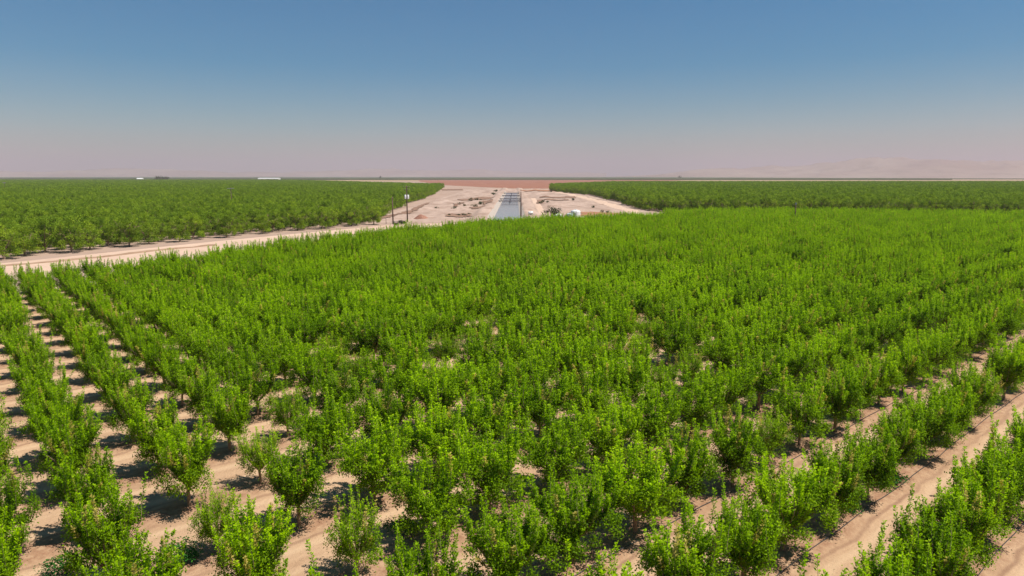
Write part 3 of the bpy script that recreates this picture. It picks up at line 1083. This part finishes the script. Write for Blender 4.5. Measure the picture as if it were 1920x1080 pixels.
for px, py, s, kind in [(883, 379, 3.4, 0), (890, 388, 3.2, 0), (902, 382, 4.2, 0), (895, 377, 3.2, 0), (862, 382, 2.4, 0), (852, 390, 2.2, 0), (925, 365, 4.5, 0),
                        (871, 388, 2.6, 0), (930, 359, 5, 0), (870, 404, 2.0, 0), (860, 405, 1.8, 0), (842, 407, 1.6, 0), (880, 402, 1.6, 0), (1018, 378, 3, 0), (1013, 382, 3, 0),
                        (1027, 379, 2.6, 0), (1026, 396, 2.2, 0), (1112, 388, 2.4, 0), (1130, 396, 2.2, 0), (1140, 398, 2.0, 0), (818, 389, 1.8, 0), (1075, 374, 3, 0), (1034, 360, 4, 0)]:
    x, y = at(px, py, .8)
    shrub('scrub_bush', DRY if rt.random() < .55 else DARK, x, y, ground_z(x, y) - .05, s * .62, 'small brown scrub bush on the bare canal bank', 'bush', GS)
x, y = at(1037, 408, .8)
shrub('green_bush', DARK, xat(1036, TY + 3), TY + 3, ground_z(xat(1036, TY + 3), TY + 3), 3.6, 'dark green bush beside the low white domed tank', 'bush', None, 1.5)
for (px, py, s), lb in zip([(742, 421, 1.6), (752, 419, 1.9), (757, 418, 1.3)], ('small grey-green bush between the two poles', 'bigger grey-green bush at the foot of the transformer pole', 'tiny grey-green bush touching the transformer pole')):
    x, y = at(px, py, .3)
    shrub('green_bush', DARK, x, y, ground_z(x, y), s, lb, 'bush', 'bushes at the foot of the poles')
GW = 'green weeds on the orchard floor'
for px, py, s, lb in [(762, 998, 1.25, 'dark green weed clump between two front trees, bottom centre'),
                      (338, 1045, 1.2, 'green weed clump on bare soil at the bottom left'),
                      (585, 862, .9, 'green weed patch at the foot of a thin young tree'),
                      (1590, 958, 1.3, 'green weed clump in the sandy strip, lower right'),
                      (1650, 905, 1.5, 'larger green weed clump in the sandy strip further up'),
                      (120, 1068, 1.1, 'green weed clump between the left rows at the bottom edge')]:
    x, y = at(px, py, .2)
    shrub('weed_clump', WEED, x, y, .1, s, lb, 'weed', GW, .7)

def mound(name, x, y, rx, ry, h, mat, lab, seed):
    z0 = ground_z(x, y) - .1
    r = random.Random(seed)
    mb = MB()
    n, m_ = 28, 9
    for i in range(m_):
        t = i / (m_ - 1)
        for k in range(n):
            a = 2 * math.pi * k / n
            rr = (1 - t) * (1 + .18 * noise.noise((math.cos(a) * 1.5, math.sin(a) * 1.5, seed + t)))
            zz = h * (math.sin(t * math.pi / 2) ** 1.1) * (1 + .25 * noise.noise((math.cos(a) * 2 * (1 - t), math.sin(a) * 2 * (1 - t), seed + 9)))
            mb.v.append((rx * rr * math.cos(a), ry * rr * math.sin(a), zz))
    for i in range(m_ - 1):
        for k in range(n):
            k2 = (k + 1) % n
            mb.f.append((i * n + k, i * n + k2, (i + 1) * n + k2, (i + 1) * n + k))
    o = mb.build(name, mat, smooth=True)
    o.location = (x, y, z0)
    return tag(o, lab, 'dirt pile')
x, y = at(790, 413, 0)
mound('dirt_pile', x, y, 3.4, 2.4, 1.75, M['pile_dirt'], 'reddish brown dirt pile right of the transformer pole', 3)

# ------------------------------------------------------------------ far buildings and trees
def shed(x, y, L, W, h, rz, lab, name='warehouse'):
    t = empty(name, (x, y, 0), rz)
    tag(t, lab, 'building')
    MB().box(0, 0, h / 2, L, W, h).build('wall', M['white_paint'], t)
    mb = MB()
    o = 1.0
    mb.v += [(-L / 2 - o, -W / 2 - o, h), (L / 2 + o, -W / 2 - o, h), (L / 2 + o, 0, h * 1.4), (-L / 2 - o, 0, h * 1.4), (-L / 2 - o, W / 2 + o, h), (L / 2 + o, W / 2 + o, h)]
    mb.f += [(0, 1, 2, 3), (3, 2, 5, 4), (0, 3, 4), (1, 5, 2)]
    mb.build('roof', M['white_paint'], t)
    for k in (-.3, 0, .3):
        MB().box(k * L, -W / 2 - .06, h * .35, L * .06, .1, h * .7).build('door', M['grey_metal'], t)
x, y = at(511, 336.2)
shed((511 - 960) / FPX * 3330, 3330, 100, 40, 8, .05, 'long white warehouse far off on the horizon beyond the left orchard')
FB = at(285, 336.5)
shed((272 - 960) / FPX * 2600, 2600, 20, 12, 9, 0, 'tiny white shed beside the dark grove on the horizon', 'farm_shed')
GROVE = [mature_tree(400 + k, 'dark_leaf', 4200) for k in range(3)]
gt = random.Random(5)
for k in range(6):
    px = 302 + k * 4.1
    yy = 2620 + gt.uniform(-12, 12)
    plant_tree('grove_tree', GROVE[k % 3], (px - 960) / FPX * yy, yy, 0, gt.uniform(0, 6), gt.uniform(2.6, 3.05),
               'tall dark tree of the grove on the horizon beyond the left orchard', 'tree', 'grove on the horizon')
plant_tree('lone_tree', GROVE[0], (717 - 960) / FPX * 3860, 3860, 0, 1.0, 3.2, 'lone dark tree above the far orchard line, left of the canal', 'tree', None)
plant_tree('lone_tree', GROVE[1], (1270 - 960) / FPX * 3860, 3860, 0, 2.0, 3.4, 'lone dark tree above the far orchard line, right of the canal', 'tree', None)

# ------------------------------------------------------------------ haze over the plain
hz = MB()
hz.box(0, 18000, 409, 2 * GX + 2000, 46000, 822)
ho = hz.build('haze', None)
hm = bpy.data.materials.new('haze')
hm.use_nodes = True
hm.node_tree.nodes.clear()
ou = hm.node_tree.nodes.new('ShaderNodeOutputMaterial')
pv = hm.node_tree.nodes.new('ShaderNodeVolumePrincipled')
pv.inputs['Color'].default_value = (.565, .505, .565, 1)
pv.inputs['Density'].default_value = 8.5e-5
pv.inputs['Anisotropy'].default_value = 0.0
hm.node_tree.links.new(pv.outputs[0], ou.inputs['Volume'])
ho.data.materials.append(hm)
tag(ho, kind='stuff')
